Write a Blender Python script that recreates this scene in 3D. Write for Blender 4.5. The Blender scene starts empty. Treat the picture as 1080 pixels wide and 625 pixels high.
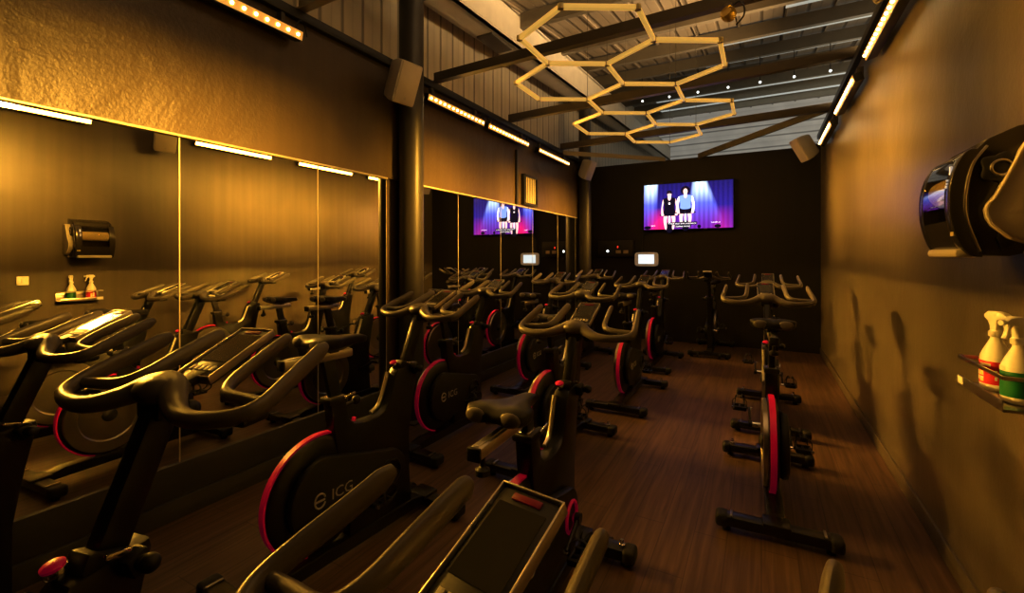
import bpy, bmesh, math, random
from mathutils import Vector, Matrix, Euler

R = math.radians
random.seed(7)
COL = bpy.context.scene.collection
scene = bpy.context.scene

# --------------------------------------------------------------------------
# room measurements (metres; x across the room, y along it, z up)
# --------------------------------------------------------------------------
NL, NR = -2.955, 0.80         # mirror wall / right wall
TB, TR = 8.40, -1.70          # far wall / wall behind the camera
PH = 3.20                     # partition height
M_BOT, M_TOP = 0.307, 2.19    # mirrors


# --------------------------------------------------------------------------
# mesh helpers
# --------------------------------------------------------------------------
class G:
    """collects shapes, then links them as one mesh"""
    def __init__(self):
        self.v, self.f, self.m = [], [], []
        self.cur = 0

    def add(self, verts, faces):
        o = len(self.v)
        self.v += [Vector(p) for p in verts]
        for f in faces:
            self.f.append([i + o for i in f])
            self.m.append(self.cur)
        return self

    def from_bm(self, bm, M=None):
        bm.verts.ensure_lookup_table()
        bm.verts.index_update()
        vs = [(M @ v.co if M else v.co.copy()) for v in bm.verts]
        fs = [[v.index for v in f.verts] for f in bm.faces]
        bm.free()
        return self.add(vs, fs)

    def box(self, c, s, bev=0.0, rot=(0, 0, 0), seg=2):
        bm = bmesh.new()
        bmesh.ops.create_cube(bm, size=1.0)
        for v in bm.verts:
            v.co = Vector((v.co.x * s[0], v.co.y * s[1], v.co.z * s[2]))
        if bev > 0:
            bmesh.ops.bevel(bm, geom=list(bm.edges), offset=min(bev, min(s) * .49), segments=seg, profile=.5, affect='EDGES')
        M = Matrix.Translation(c) @ Euler(rot).to_matrix().to_4x4()
        return self.from_bm(bm, M)

    def bar(self, a, b, w, h, up=(0, 0, 1), bev=0.0):
        """rectangular bar from a to b, w across, h along up"""
        a, b = Vector(a), Vector(b)
        d = (b - a)
        L = d.length
        d.normalize()
        u = Vector(up)
        s = d.cross(u).normalized()
        u = s.cross(d).normalized()
        bm = bmesh.new()
        bmesh.ops.create_cube(bm, size=1.0)
        for v in bm.verts:
            v.co = Vector((v.co.x * w, v.co.y * L, v.co.z * h))
        if bev > 0:
            bmesh.ops.bevel(bm, geom=list(bm.edges), offset=min(bev, min(w, h, L) * .49), segments=2, profile=.5, affect='EDGES')
        M = Matrix((s, d, u)).transposed().to_4x4()
        M.translation = (a + b) / 2
        return self.from_bm(bm, M)

    def tube(self, pts, rad, n=12, caps=True, sq=(1.0, 1.0), closed=False, rad2=None):
        pts = [Vector(p) for p in pts]
        N = len(pts)
        if not isinstance(rad, (list, tuple)):
            rad = [rad] * N
        tan = []
        for i in range(N):
            if closed:
                t = pts[(i + 1) % N] - pts[(i - 1) % N]
            else:
                t = pts[min(i + 1, N - 1)] - pts[max(i - 1, 0)]
            tan.append(t.normalized() if t.length > 1e-9 else Vector((0, 0, 1)))
        ref = Vector((0, 0, 1)) if abs(tan[0].z) < .9 else Vector((1, 0, 0))
        nrm = (ref - tan[0] * ref.dot(tan[0])).normalized()
        vs, fs = [], []
        for i in range(N):
            nrm = (nrm - tan[i] * nrm.dot(tan[i])).normalized()
            bn = tan[i].cross(nrm)
            for k in range(n):
                a = 2 * math.pi * k / n
                vs.append(pts[i] + nrm * (math.cos(a) * (rad2[i] if rad2 else rad[i]) * sq[0]) + bn * (math.sin(a) * rad[i] * sq[1]))
        for i in range(N if closed else N - 1):
            j = (i + 1) % N
            for k in range(n):
                l = (k + 1) % n
                fs.append([i * n + k, i * n + l, j * n + l, j * n + k])
        if caps and not closed:
            fs.append([k for k in range(n)][::-1])
            fs.append([(N - 1) * n + k for k in range(n)])
        return self.add(vs, fs)

    def cyl(self, a, b, r, n=20, r2=None):
        return self.tube([a, b], [r, r if r2 is None else r2], n)

    def lathe(self, prof, M=None, n=28):
        """prof: (radius, height) pairs turned about local z"""
        vs, fs = [], []
        for r, z in prof:
            for k in range(n):
                a = 2 * math.pi * k / n
                p = Vector((r * math.cos(a), r * math.sin(a), z))
                vs.append(M @ p if M else p)
        for i in range(len(prof) - 1):
            for k in range(n):
                l = (k + 1) % n
                fs.append([i * n + k, i * n + l, (i + 1) * n + l, (i + 1) * n + k])
        fs.append([k for k in range(n)][::-1])
        fs.append([(len(prof) - 1) * n + k for k in range(n)])
        return self.add(vs, fs)

    def prism(self, poly, x0, x1, bev=0.0, axis='x'):
        """2-D outline extruded; axis x: outline is (y,z)"""
        bm = bmesh.new()
        def P(p, h):
            if axis == 'x':
                return (h, p[0], p[1])
            if axis == 'y':
                return (p[0], h, p[1])
            return (p[0], p[1], h)
        lo = [bm.verts.new(P(p, x0)) for p in poly]
        hi = [bm.verts.new(P(p, x1)) for p in poly]
        bm.faces.new(lo)
        bm.faces.new(hi[::-1])
        n = len(poly)
        for i in range(n):
            j = (i + 1) % n
            bm.faces.new([lo[i], hi[i], hi[j], lo[j]])
        bmesh.ops.recalc_face_normals(bm, faces=list(bm.faces))
        if bev > 0:
            rim = [e for e in bm.edges if (e.verts[0] in lo and e.verts[1] in lo) or (e.verts[0] in hi and e.verts[1] in hi)]
            bmesh.ops.bevel(bm, geom=rim, offset=bev, segments=2, profile=.5, affect='EDGES')
        bmesh.ops.triangulate(bm, faces=[f for f in bm.faces if len(f.verts) > 4])
        return self.from_bm(bm)

    def ball(self, c, r, n=14, sc=(1, 1, 1)):
        bm = bmesh.new()
        bmesh.ops.create_uvsphere(bm, u_segments=n, v_segments=max(6, n // 2), radius=r)
        M = Matrix.Translation(c) @ Matrix.Diagonal((sc[0], sc[1], sc[2], 1))
        return self.from_bm(bm, M)

    def loft(self, rings):
        """rings: equal-length closed loops"""
        n = len(rings[0])
        vs = [p for r in rings for p in r]
        fs = []
        for i in range(len(rings) - 1):
            for k in range(n):
                l = (k + 1) % n
                fs.append([i * n + k, i * n + l, (i + 1) * n + l, (i + 1) * n + k])
        fs.append([k for k in range(n)][::-1])
        fs.append([(len(rings) - 1) * n + k for k in range(n)])
        return self.add(vs, fs)


def smooth_path(pts, rad=None, sub=5, closed=False):
    """Catmull-Rom through points (any dimension) and radii"""
    P = [Vector(p) for p in pts]
    N = len(P)
    out, ro = [], []
    rng = range(N) if closed else range(N - 1)
    for i in rng:
        if closed:
            p0, p1, p2, p3 = P[(i - 1) % N], P[i], P[(i + 1) % N], P[(i + 2) % N]
        else:
            p0, p1, p2, p3 = P[max(i - 1, 0)], P[i], P[i + 1], P[min(i + 2, N - 1)]
        for s in range(sub):
            t = s / sub
            out.append(.5 * ((2 * p1) + (p2 - p0) * t + (2 * p0 - 5 * p1 + 4 * p2 - p3) * t * t + (3 * p1 - p0 - 3 * p2 + p3) * t ** 3))
            if rad:
                ro.append(rad[i] * (1 - t) + rad[(i + 1) % N] * t)
    if not closed:
        out.append(P[-1])
        if rad:
            ro.append(rad[-1])
    return (out, ro) if rad else out


def obj(name, g, mat, parent=None, label=None, smooth=35, mats=None):
    me = bpy.data.meshes.new(name)
    me.from_pydata([tuple(v) for v in g.v], [], g.f)
    me.validate()
    for m in (mats or [mat]):
        me.materials.append(m)
    if mats:
        for p, k in zip(me.polygons, g.m):
            p.material_index = k
    bm = bmesh.new()
    bm.from_mesh(me)
    bmesh.ops.recalc_face_normals(bm, faces=list(bm.faces))
    bm.to_mesh(me)
    bm.free()
    me.polygons.foreach_set('use_smooth', [True] * len(me.polygons))
    try:
        me.set_sharp_from_angle(angle=R(smooth))
    except Exception:
        pass
    o = bpy.data.objects.new(name, me)
    COL.objects.link(o)
    if parent is not None:
        o.parent = parent
    if label:
        o['label'] = label
    return o


def tag(o, label, cat, group=None):
    o['label'] = label
    o['category'] = cat
    if group:
        o['group'] = group
    return o


def thing(name, label, cat, loc=(0, 0, 0), rz=0.0, group=None):
    o = bpy.data.objects.new(name, None)
    o.empty_display_size = .1
    COL.objects.link(o)
    o.location = loc
    o.rotation_euler = (0, 0, rz)
    return tag(o, label, cat, group)


def struct(name, g, mat, smooth=35):
    o = obj(name, g, mat, smooth=smooth)
    o['kind'] = 'structure'
    return o


def text_geo(s, size, ext=0.0004, align='CENTER'):
    cu = bpy.data.curves.new('txt', 'FONT')
    cu.body = s
    cu.size = size
    cu.extrude = ext
    cu.align_x = align
    cu.align_y = 'CENTER'
    cu.resolution_u = 2
    o = bpy.data.objects.new('txt', cu)
    COL.objects.link(o)
    dg = bpy.context.evaluated_depsgraph_get()
    me = bpy.data.meshes.new_from_object(o.evaluated_get(dg))
    vs = [v.co.copy() for v in me.vertices]
    fs = [list(p.vertices) for p in me.polygons]
    bpy.data.objects.remove(o)
    bpy.data.curves.remove(cu)
    bpy.data.meshes.remove(me)
    return vs, fs


# --------------------------------------------------------------------------
# materials
# --------------------------------------------------------------------------
def mat(name, col, rough=.5, metal=0.0, emit=None, estr=0.0, var=.15, vscale=6.0, bump=0.0, bscale=60.0, spec=.5, rvar=.12):
    m = bpy.data.materials.new(name)
    m.use_nodes = True
    nt = m.node_tree
    b = nt.nodes['Principled BSDF']
    tc = nt.nodes.new('ShaderNodeTexCoord')
    nz = nt.nodes.new('ShaderNodeTexNoise')
    nz.inputs['Scale'].default_value = vscale
    nz.inputs['Detail'].default_value = 4
    nt.links.new(tc.outputs['Object'], nz.inputs['Vector'])
    mx = nt.nodes.new('ShaderNodeMix')
    mx.data_type = 'RGBA'
    a = [c * (1 - var) for c in col] + [1]
    c2 = [min(1, c * (1 + var)) for c in col] + [1]
    mx.inputs[6].default_value = a
    mx.inputs[7].default_value = c2
    nt.links.new(nz.outputs['Fac'], mx.inputs[0])
    nt.links.new(mx.outputs[2], b.inputs['Base Color'])
    mr = nt.nodes.new('ShaderNodeMapRange')
    mr.inputs['To Min'].default_value = max(0.02, rough - rvar * .5)
    mr.inputs['To Max'].default_value = min(1, rough + rvar * .5)
    nt.links.new(nz.outputs['Fac'], mr.inputs['Value'])
    nt.links.new(mr.outputs['Result'], b.inputs['Roughness'])
    b.inputs['Metallic'].default_value = metal
    b.inputs['Specular IOR Level'].default_value = spec
    if emit:
        b.inputs['Emission Color'].default_value = (*emit, 1)
        b.inputs['Emission Strength'].default_value = estr
    if bump > 0:
        n2 = nt.nodes.new('ShaderNodeTexNoise')
        n2.inputs['Scale'].default_value = bscale
        n2.inputs['Detail'].default_value = 5
        nt.links.new(tc.outputs['Object'], n2.inputs['Vector'])
        bp = nt.nodes.new('ShaderNodeBump')
        bp.inputs['Strength'].default_value = bump
        bp.inputs['Distance'].default_value = .01
        nt.links.new(n2.outputs['Fac'], bp.inputs['Height'])
        nt.links.new(bp.outputs['Normal'], b.inputs['Normal'])
    return m


def mirror_mat():
    m = bpy.data.materials.new('silvered_glass')
    m.use_nodes = True
    nt = m.node_tree
    b = nt.nodes['Principled BSDF']
    b.inputs['Metallic'].default_value = 1.0
    tc = nt.nodes.new('ShaderNodeTexCoord')
    nz = nt.nodes.new('ShaderNodeTexNoise')
    nz.inputs['Scale'].default_value = 2.2
    nz.inputs['Detail'].default_value = 6
    nz.inputs['Distortion'].default_value = 1.2
    nt.links.new(tc.outputs['Object'], nz.inputs['Vector'])
    mr = nt.nodes.new('ShaderNodeMapRange')
    mr.inputs['From Min'].default_value = .35
    mr.inputs['From Max'].default_value = .75
    mr.inputs['To Min'].default_value = .0
    mr.inputs['To Max'].default_value = .02
    nt.links.new(nz.outputs['Fac'], mr.inputs['Value'])
    b.inputs['Base Color'].default_value = (.80, .80, .77, 1)
    nt.links.new(mr.outputs['Result'], b.inputs['Roughness'])
    b.inputs['Roughness'].default_value = 0.0
    for l in list(nt.links):
        if l.to_socket == b.inputs['Roughness']:
            nt.links.remove(l)
    return m


def plank_mat():
    m = bpy.data.materials.new('dark_wood_planks')
    m.use_nodes = True
    nt = m.node_tree
    b = nt.nodes['Principled BSDF']
    tc = nt.nodes.new('ShaderNodeTexCoord')
    mp = nt.nodes.new('ShaderNodeMapping')
    mp.inputs['Rotation'].default_value = (0, 0, R(90))
    nt.links.new(tc.outputs['Object'], mp.inputs['Vector'])
    br = nt.nodes.new('ShaderNodeTexBrick')
    br.offset = .37
    br.inputs['Scale'].default_value = 1.0
    br.inputs['Brick Width'].default_value = 1.12
    br.inputs['Row Height'].default_value = .16
    br.inputs['Mortar Size'].default_value = .0025
    br.inputs['Color1'].default_value = (.135, .080, .046, 1)
    br.inputs['Color2'].default_value = (.115, .069, .041, 1)
    br.inputs['Mortar'].default_value = (.070, .042, .026, 1)
    nt.links.new(mp.outputs['Vector'], br.inputs['Vector'])
    mp2 = nt.nodes.new('ShaderNodeMapping')
    mp2.inputs['Scale'].default_value = (34, 1.6, 1)
    nt.links.new(tc.outputs['Object'], mp2.inputs['Vector'])
    nz = nt.nodes.new('ShaderNodeTexNoise')
    nz.inputs['Scale'].default_value = 1.0
    nz.inputs['Detail'].default_value = 8
    nz.inputs['Distortion'].default_value = .6
    nt.links.new(mp2.outputs['Vector'], nz.inputs['Vector'])
    mr = nt.nodes.new('ShaderNodeMapRange')
    mr.inputs['From Min'].default_value = .3
    mr.inputs['From Max'].default_value = .7
    mr.inputs['To Min'].default_value = .55
    mr.inputs['To Max'].default_value = 1.3
    nt.links.new(nz.outputs['Fac'], mr.inputs['Value'])
    mx = nt.nodes.new('ShaderNodeMix')
    mx.data_type = 'RGBA'
    mx.blend_type = 'MULTIPLY'
    mx.inputs[0].default_value = 1.0
    nt.links.new(br.outputs['Color'], mx.inputs[6])
    nt.links.new(mr.outputs['Result'], mx.inputs[7])
    nt.links.new(mx.outputs[2], b.inputs['Base Color'])
    b.inputs['Roughness'].default_value = .48
    b.inputs['Specular IOR Level'].default_value = .35
    bp = nt.nodes.new('ShaderNodeBump')
    bp.inputs['Strength'].default_value = .15
    bp.inputs['Distance'].default_value = .004
    nt.links.new(nz.outputs['Fac'], bp.inputs['Height'])
    nt.links.new(bp.outputs['Normal'], b.inputs['Normal'])
    return m


def wall_mat(name, col, rough, bump=.12):
    """satin paint with faint roller streaks and patches"""
    m = bpy.data.materials.new(name)
    m.use_nodes = True
    nt = m.node_tree
    b = nt.nodes['Principled BSDF']
    tc = nt.nodes.new('ShaderNodeTexCoord')
    n1 = nt.nodes.new('ShaderNodeTexNoise')
    n1.inputs['Scale'].default_value = 1.3
    n1.inputs['Detail'].default_value = 5
    n1.inputs['Distortion'].default_value = .8
    nt.links.new(tc.outputs['Object'], n1.inputs['Vector'])
    mp = nt.nodes.new('ShaderNodeMapping')
    mp.inputs['Scale'].default_value = (14, 14, .6)
    nt.links.new(tc.outputs['Object'], mp.inputs['Vector'])
    n2 = nt.nodes.new('ShaderNodeTexNoise')
    n2.inputs['Scale'].default_value = 1
    n2.inputs['Detail'].default_value = 3
    nt.links.new(mp.outputs['Vector'], n2.inputs['Vector'])
    ad = nt.nodes.new('ShaderNodeMath')
    ad.operation = 'ADD'
    nt.links.new(n1.outputs['Fac'], ad.inputs[0])
    nt.links.new(n2.outputs['Fac'], ad.inputs[1])
    mr = nt.nodes.new('ShaderNodeMapRange')
    mr.inputs['From Min'].default_value = .6
    mr.inputs['From Max'].default_value = 1.4
    mr.inputs['To Min'].default_value = .82
    mr.inputs['To Max'].default_value = 1.18
    nt.links.new(ad.outputs['Value'], mr.inputs['Value'])
    mx = nt.nodes.new('ShaderNodeMix')
    mx.data_type = 'RGBA'
    mx.blend_type = 'MULTIPLY'
    mx.inputs[0].default_value = 1
    mx.inputs[6].default_value = (*col, 1)
    nt.links.new(mr.outputs['Result'], mx.inputs[7])
    nt.links.new(mx.outputs[2], b.inputs['Base Color'])
    b.inputs['Roughness'].default_value = rough
    b.inputs['Specular IOR Level'].default_value = .38
    n3 = nt.nodes.new('ShaderNodeTexNoise')
    n3.inputs['Scale'].default_value = 55
    n3.inputs['Detail'].default_value = 4
    nt.links.new(tc.outputs['Object'], n3.inputs['Vector'])
    n4 = nt.nodes.new('ShaderNodeMath')
    n4.operation = 'MULTIPLY_ADD'
    n4.inputs[1].default_value = 13.0
    nt.links.new(n1.outputs['Fac'], n4.inputs[0])
    nt.links.new(n3.outputs['Fac'], n4.inputs[2])
    bp = nt.nodes.new('ShaderNodeBump')
    bp.inputs['Strength'].default_value = bump
    bp.inputs['Distance'].default_value = .012
    nt.links.new(n4.outputs['Value'], bp.inputs['Height'])
    nt.links.new(bp.outputs['Normal'], b.inputs['Normal'])
    return m


def cladding_mat(name, col, axis, pitch, rough=.5, emit=0.0):
    """box-profile sheet: fine ribs as bump, dark seams"""
    m = bpy.data.materials.new(name)
    m.use_nodes = True
    nt = m.node_tree
    b = nt.nodes['Principled BSDF']
    tc = nt.nodes.new('ShaderNodeTexCoord')
    sp = nt.nodes.new('ShaderNodeSeparateXYZ')
    nt.links.new(tc.outputs['Object'], sp.inputs[0])
    ml = nt.nodes.new('ShaderNodeMath')
    ml.operation = 'MULTIPLY'
    ml.inputs[1].default_value = 1 / pitch
    nt.links.new(sp.outputs[axis], ml.inputs[0])
    fr = nt.nodes.new('ShaderNodeMath')
    fr.operation = 'FRACT'
    nt.links.new(ml.outputs[0], fr.inputs[0])
    cr = nt.nodes.new('ShaderNodeValToRGB')
    e = cr.color_ramp.elements
    e[0].position = 0
    e[0].color = (.35, .35, .35, 1)
    e[1].position = 1
    e[1].color = (.35, .35, .35, 1)
    for p, v in ((.05, .5), (.09, 1.0), (.45, .9), (.5, .78), (.55, .92), (.9, 1.0), (.95, .55)):
        x = e.new(p)
        x.color = (v, v, v, 1)
    nt.links.new(fr.outputs[0], cr.inputs[0])
    nz = nt.nodes.new('ShaderNodeTexNoise')
    nz.inputs['Scale'].default_value = 2
    nz.inputs['Detail'].default_value = 4
    nt.links.new(tc.outputs['Object'], nz.inputs['Vector'])
    mr = nt.nodes.new('ShaderNodeMapRange')
    mr.inputs['To Min'].default_value = .75
    mr.inputs['To Max'].default_value = 1.2
    nt.links.new(nz.outputs['Fac'], mr.inputs['Value'])
    m1 = nt.nodes.new('ShaderNodeMix')
    m1.data_type = 'RGBA'
    m1.blend_type = 'MULTIPLY'
    m1.inputs[0].default_value = 1
    m1.inputs[6].default_value = (*col, 1)
    nt.links.new(cr.outputs[0], m1.inputs[7])
    m2 = nt.nodes.new('ShaderNodeMix')
    m2.data_type = 'RGBA'
    m2.blend_type = 'MULTIPLY'
    m2.inputs[0].default_value = 1
    nt.links.new(m1.outputs[2], m2.inputs[6])
    nt.links.new(mr.outputs['Result'], m2.inputs[7])
    nt.links.new(m2.outputs[2], b.inputs['Base Color'])
    b.inputs['Roughness'].default_value = rough
    bp = nt.nodes.new('ShaderNodeBump')
    bp.inputs['Strength'].default_value = .6
    bp.inputs['Distance'].default_value = .03
    nt.links.new(cr.outputs[0], bp.inputs['Height'])
    nt.links.new(bp.outputs['Normal'], b.inputs['Normal'])
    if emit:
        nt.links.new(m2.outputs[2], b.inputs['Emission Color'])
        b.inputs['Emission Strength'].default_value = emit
    return m


def emit_mat(name, col, s):
    m = bpy.data.materials.new(name)
    m.use_nodes = True
    nt = m.node_tree
    b = nt.nodes['Principled BSDF']
    b.inputs['Base Color'].default_value = (*[c * .6 for c in col], 1)
    b.inputs['Roughness'].default_value = .4
    b.inputs['Emission Color'].default_value = (*col, 1)
    b.inputs['Emission Strength'].default_value = s
    return m


def screen_mat():
    """stage picture: blue light cones over a red/purple curtain"""
    m = bpy.data.materials.new('television_picture')
    m.use_nodes = True
    nt = m.node_tree
    b = nt.nodes['Principled BSDF']
    tc = nt.nodes.new('ShaderNodeTexCoord')
    sp = nt.nodes.new('ShaderNodeSeparateXYZ')
    nt.links.new(tc.outputs['Object'], sp.inputs[0])

    def math_(op, a, bb=None, c=None, clamp=False):
        n = nt.nodes.new('ShaderNodeMath')
        n.operation = op
        n.use_clamp = clamp
        for i, v in enumerate((a, bb, c)):
            if v is None:
                continue
            if isinstance(v, (int, float)):
                n.inputs[i].default_value = v
            else:
                nt.links.new(v, n.inputs[i])
        return n.outputs[0]

    X, Z = sp.outputs['X'], sp.outputs['Z']      # -.72...72, -.395...395
    # vertical curtain gradient
    g = math_('MULTIPLY_ADD', Z, 1 / .79, .5)
    cr = nt.nodes.new('ShaderNodeValToRGB')
    e = cr.color_ramp.elements
    e[0].position = 0
    e[0].color = (.12, .015, .26, 1)
    e[1].position = 1
    e[1].color = (.010, .007, .10, 1)
    x = e.new(.3)
    x.color = (.08, .014, .24, 1)
    x = e.new(.5)
    x.color = (.022, .012, .19, 1)
    nt.links.new(g, cr.inputs[0])
    # curtain folds
    wv = math_('SINE', math_('MULTIPLY', X, 85.0))
    fold = math_('MULTIPLY_ADD', wv, .18, .9)
    # a cone of light: centre x0 at top, widening downward
    def cone(x0, w0, slope, wslope, soft, gain):
        top = math_('SUBTRACT', .395, Z)
        cx = math_('MULTIPLY_ADD', top, slope, x0)
        w = math_('MULTIPLY_ADD', top, wslope, w0)
        d = math_('ABSOLUTE', math_('SUBTRACT', X, cx))
        v = math_('DIVIDE', math_('SUBTRACT', w, d), soft, clamp=True)
        return math_('MULTIPLY', v, gain)
    c1 = cone(-.60, .135, -.05, .0, .06, 1.0)
    c2 = cone(.21, .13, .12, .26, .07, 1.0)
    fade = math_('MULTIPLY_ADD', g, 1.25, .0, clamp=True)
    cc = math_('MULTIPLY', math_('MAXIMUM', c1, c2), fade)
    cone_col = nt.nodes.new('ShaderNodeValToRGB')
    e = cone_col.color_ramp.elements
    e[0].position = 0
    e[0].color = (.22, .05, .55, 1)
    e[1].position = 1
    e[1].color = (.60, .80, 1.0, 1)
    x = e.new(.55)
    x.color = (.13, .16, .85, 1)
    nt.links.new(g, cone_col.inputs[0])
    mx = nt.nodes.new('ShaderNodeMix')
    mx.data_type = 'RGBA'
    nt.links.new(cc, mx.inputs[0])
    nt.links.new(cr.outputs[0], mx.inputs[6])
    nt.links.new(cone_col.outputs[0], mx.inputs[7])
    mf = nt.nodes.new('ShaderNodeMix')
    mf.data_type = 'RGBA'
    mf.blend_type = 'MULTIPLY'
    mf.inputs[0].default_value = 1
    nt.links.new(mx.outputs[2], mf.inputs[6])
    nt.links.new(fold, mf.inputs[7])
    # red pools of light at the foot of the curtain
    def pool(x0, w):
        a = math_('SUBTRACT', 1.0, math_('DIVIDE', math_('ABSOLUTE', math_('SUBTRACT', X, x0)), w), clamp=True)
        bb = math_('SUBTRACT', 1.0, math_('MULTIPLY', g, 2.1), clamp=True)
        return math_('MULTIPLY', a, bb)
    pl = math_('ADD', pool(-.44, .24), math_('MULTIPLY', pool(.56, .2), .25))
    mr_ = nt.nodes.new('ShaderNodeMix')
    mr_.data_type = 'RGBA'
    mr_.inputs[7].default_value = (.75, .01, .09, 1)
    nt.links.new(pl, mr_.inputs[0])
    nt.links.new(mf.outputs[2], mr_.inputs[6])
    mf = mr_
    b.inputs['Base Color'].default_value = (.005, .005, .006, 1)
    b.inputs['Roughness'].default_value = .25
    nt.links.new(mf.outputs[2], b.inputs['Emission Color'])
    b.inputs['Emission Strength'].default_value = 2.2
    return m


AMBER = (1.0, .49, .06)
M = {}
M['wall_l'] = wall_mat('charcoal_satin_paint_rough', (.085, .060, .035), .36, .20)
M['wall_r'] = wall_mat('charcoal_satin_paint', (.105, .088, .064), .28, .05)
M['wall_b'] = wall_mat('black_matt_paint', (.022, .018, .017), .6, .08)
M['floor'] = plank_mat()
M['skirt'] = mat('black_skirting_paint', (.04, .037, .033), .45, bump=.05)
M['mirror'] = mirror_mat()
M['gap'] = mat('mirror_edge_glass', (.75, .68, .5), .3, .6)
M['alu'] = mat('brushed_aluminium', (.72, .70, .66), .32, 1.0)
M['column'] = mat('black_satin_steel', (.05, .045, .04), .40, var=.05, rvar=.03)
M['clad'] = cladding_mat('beige_ribbed_cladding', (.62, .55, .42), 'Y', .24, .5)
M['clad_far'] = cladding_mat('pale_far_cladding', (.60, .58, .52), 'Z', .36, .5, .30)  # own glow stands in for daylight on the far wall
M['roof'] = cladding_mat('dark_ribbed_roof_sheet', (.25, .205, .15), 'X', .30, .45)
M['beam'] = mat('beige_painted_steel', (.62, .56, .45), .5)
M['dark_steel'] = mat('dark_grey_steel', (.085, .075, .06), .45)
M['purlin'] = mat('galvanised_purlin_steel', (.22, .19, .14), .45, .3)
M['tie'] = mat('brown_black_steel', (.07, .058, .042), .4)
M['tie_l'] = mat('khaki_painted_steel', (.34, .29, .18), .5)
M['hex'] = mat('cream_tube_plastic', (.85, .64, .25), .4, emit=(1, .60, .13), estr=.42)  # faint yellow glow added to brighten the tubes
M['hexj'] = mat('cream_joint_plastic', (.6, .55, .38), .45)
M['led_body'] = mat('black_lamp_housing', (.02, .02, .02), .4)
M['led_face'] = emit_mat('amber_lamp_lens', (1.0, .50, .10), .45)
M['led'] = emit_mat('amber_lamp_diode', (1.0, .78, .38), 10)
M['cable'] = mat('black_rubber_cable', (.01, .01, .01), .5)
M['spk'] = mat('grey_speaker_plastic', (.62, .58, .50), .5)
M['spk_g'] = mat('grey_speaker_grille', (.66, .60, .50), .6, bump=.2, bscale=300)
M['blk'] = mat('black_frame_paint', (.008, .0075, .0075), .32)
M['blk_m'] = mat('black_matt_plastic', (.010, .0095, .009), .48)
M['rub'] = mat('black_rubber', (.012, .012, .012), .6)
M['grip'] = mat('charcoal_grip_coating', (.115, .100, .080), .36, bump=.03, bscale=200, spec=.6)
M['sad'] = mat('black_saddle_vinyl', (.015, .014, .016), .42, spec=.3)
M['sadg'] = mat('grey_saddle_vinyl', (.17, .15, .13), .45)
M['red'] = mat('red_trim_plastic', (.72, .008, .10), .38, emit=(.9, .0, .12), estr=.045)  # slight glow added to keep the red pinkish under amber lamps
M['fly'] = mat('machined_flywheel_steel', (.55, .50, .42), .3, 1.0)
M['chrome'] = mat('chrome_steel', (.8, .79, .77), .12, 1.0)
M['silver'] = mat('silver_console_plastic', (.58, .55, .50), .30, .8)
M['lcd'] = mat('dark_console_glass', (.03, .028, .022), .15)
M['btn'] = mat('pale_rubber_buttons', (.45, .43, .38), .5)
M['white_print'] = mat('white_printed_lettering', (.42, .40, .37), .5)
M['sticker'] = mat('white_sticker', (.75, .72, .62), .5)
M['scr'] = screen_mat()
M['bezel'] = mat('black_television_bezel', (.008, .008, .009), .25)
M['wbot'] = mat('white_bottle_plastic', (.86, .82, .72), .4)
M['lred'] = mat('red_paper_label', (.62, .02, .05), .45)
M['lgrn'] = mat('green_paper_label', (.01, .16, .045), .45)
M['lwht'] = mat('white_paper_label', (.82, .78, .66), .5)
M['lyel'] = mat('yellow_print', (.75, .62, .12), .5)
M['steel_shelf'] = mat('brushed_steel_shelf', (.5, .47, .42), .3, 1.0)
M['disp'] = mat('black_glossy_dispenser_plastic', (.035, .030, .022), .20)
M['disp_w'] = mat('smoked_window_plastic', (.72, .66, .52), .03, var=.02, rvar=.02)
_b = M['disp_w'].node_tree.nodes['Principled BSDF']
_b.inputs['Transmission Weight'].default_value = 1.0
_b.inputs['IOR'].default_value = 1.25
M['paper'] = mat('cream_paper_towel', (.82, .74, .55), .75)
M['disp_c'] = mat('grey_beige_side_plastic', (.46, .41, .31), .38)
M['plate'] = mat('white_switch_plastic', (.8, .78, .7), .4)
M['tan'] = mat('tan_button_plastic', (.45, .36, .25), .5)


# --------------------------------------------------------------------------
# setting
# --------------------------------------------------------------------------
g = G(); g.box(((NL + NR) / 2, (TB + TR) / 2, -.05), (NR - NL + .4, TB - TR + .4, .1))
struct('floor', g, M['floor'])

g = G()
g.box((NL - .06, (TB + TR) / 2, (M_TOP + .012 + PH) / 2), (.12, TB - TR, PH - M_TOP - .012))
g.box((NL - .075, (TB + TR) / 2, M_TOP / 2), (.09, TB - TR, M_TOP + .03))
struct('wall_left', g, M['wall_l'])
g = G(); g.box((NR + .05, (TB + TR) / 2, PH / 2 + .05), (.1, TB - TR, PH + .1)); struct('wall_right', g, M['wall_r'])
g = G(); g.box(((NL + NR) / 2, TB + .05, PH / 2), (NR - NL + .2, .1, PH)); struct('wall_far', g, M['wall_b'])
g = G(); g.box(((NL + NR) / 2, TR - .05, PH / 2), (NR - NL + .2, .1, PH)); struct('wall_rear', g, M['wall_b'])

g = G()
g.box((NL + .012, (TB + TR) / 2, .0575), (.05, TB - TR - .02, .115), .004)
g.box((NL - .008, (TB + TR) / 2, (.115 + M_BOT) / 2), (.045, TB - TR - .02, M_BOT - .115), .003)
struct('baseboard_left', g, M['skirt'])
g = G(); g.box((NR - .006, (TB + TR) / 2, .05), (.014, TB - TR - .02, .10), .003); struct('baseboard_right', g, M['wall_r'])
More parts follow.
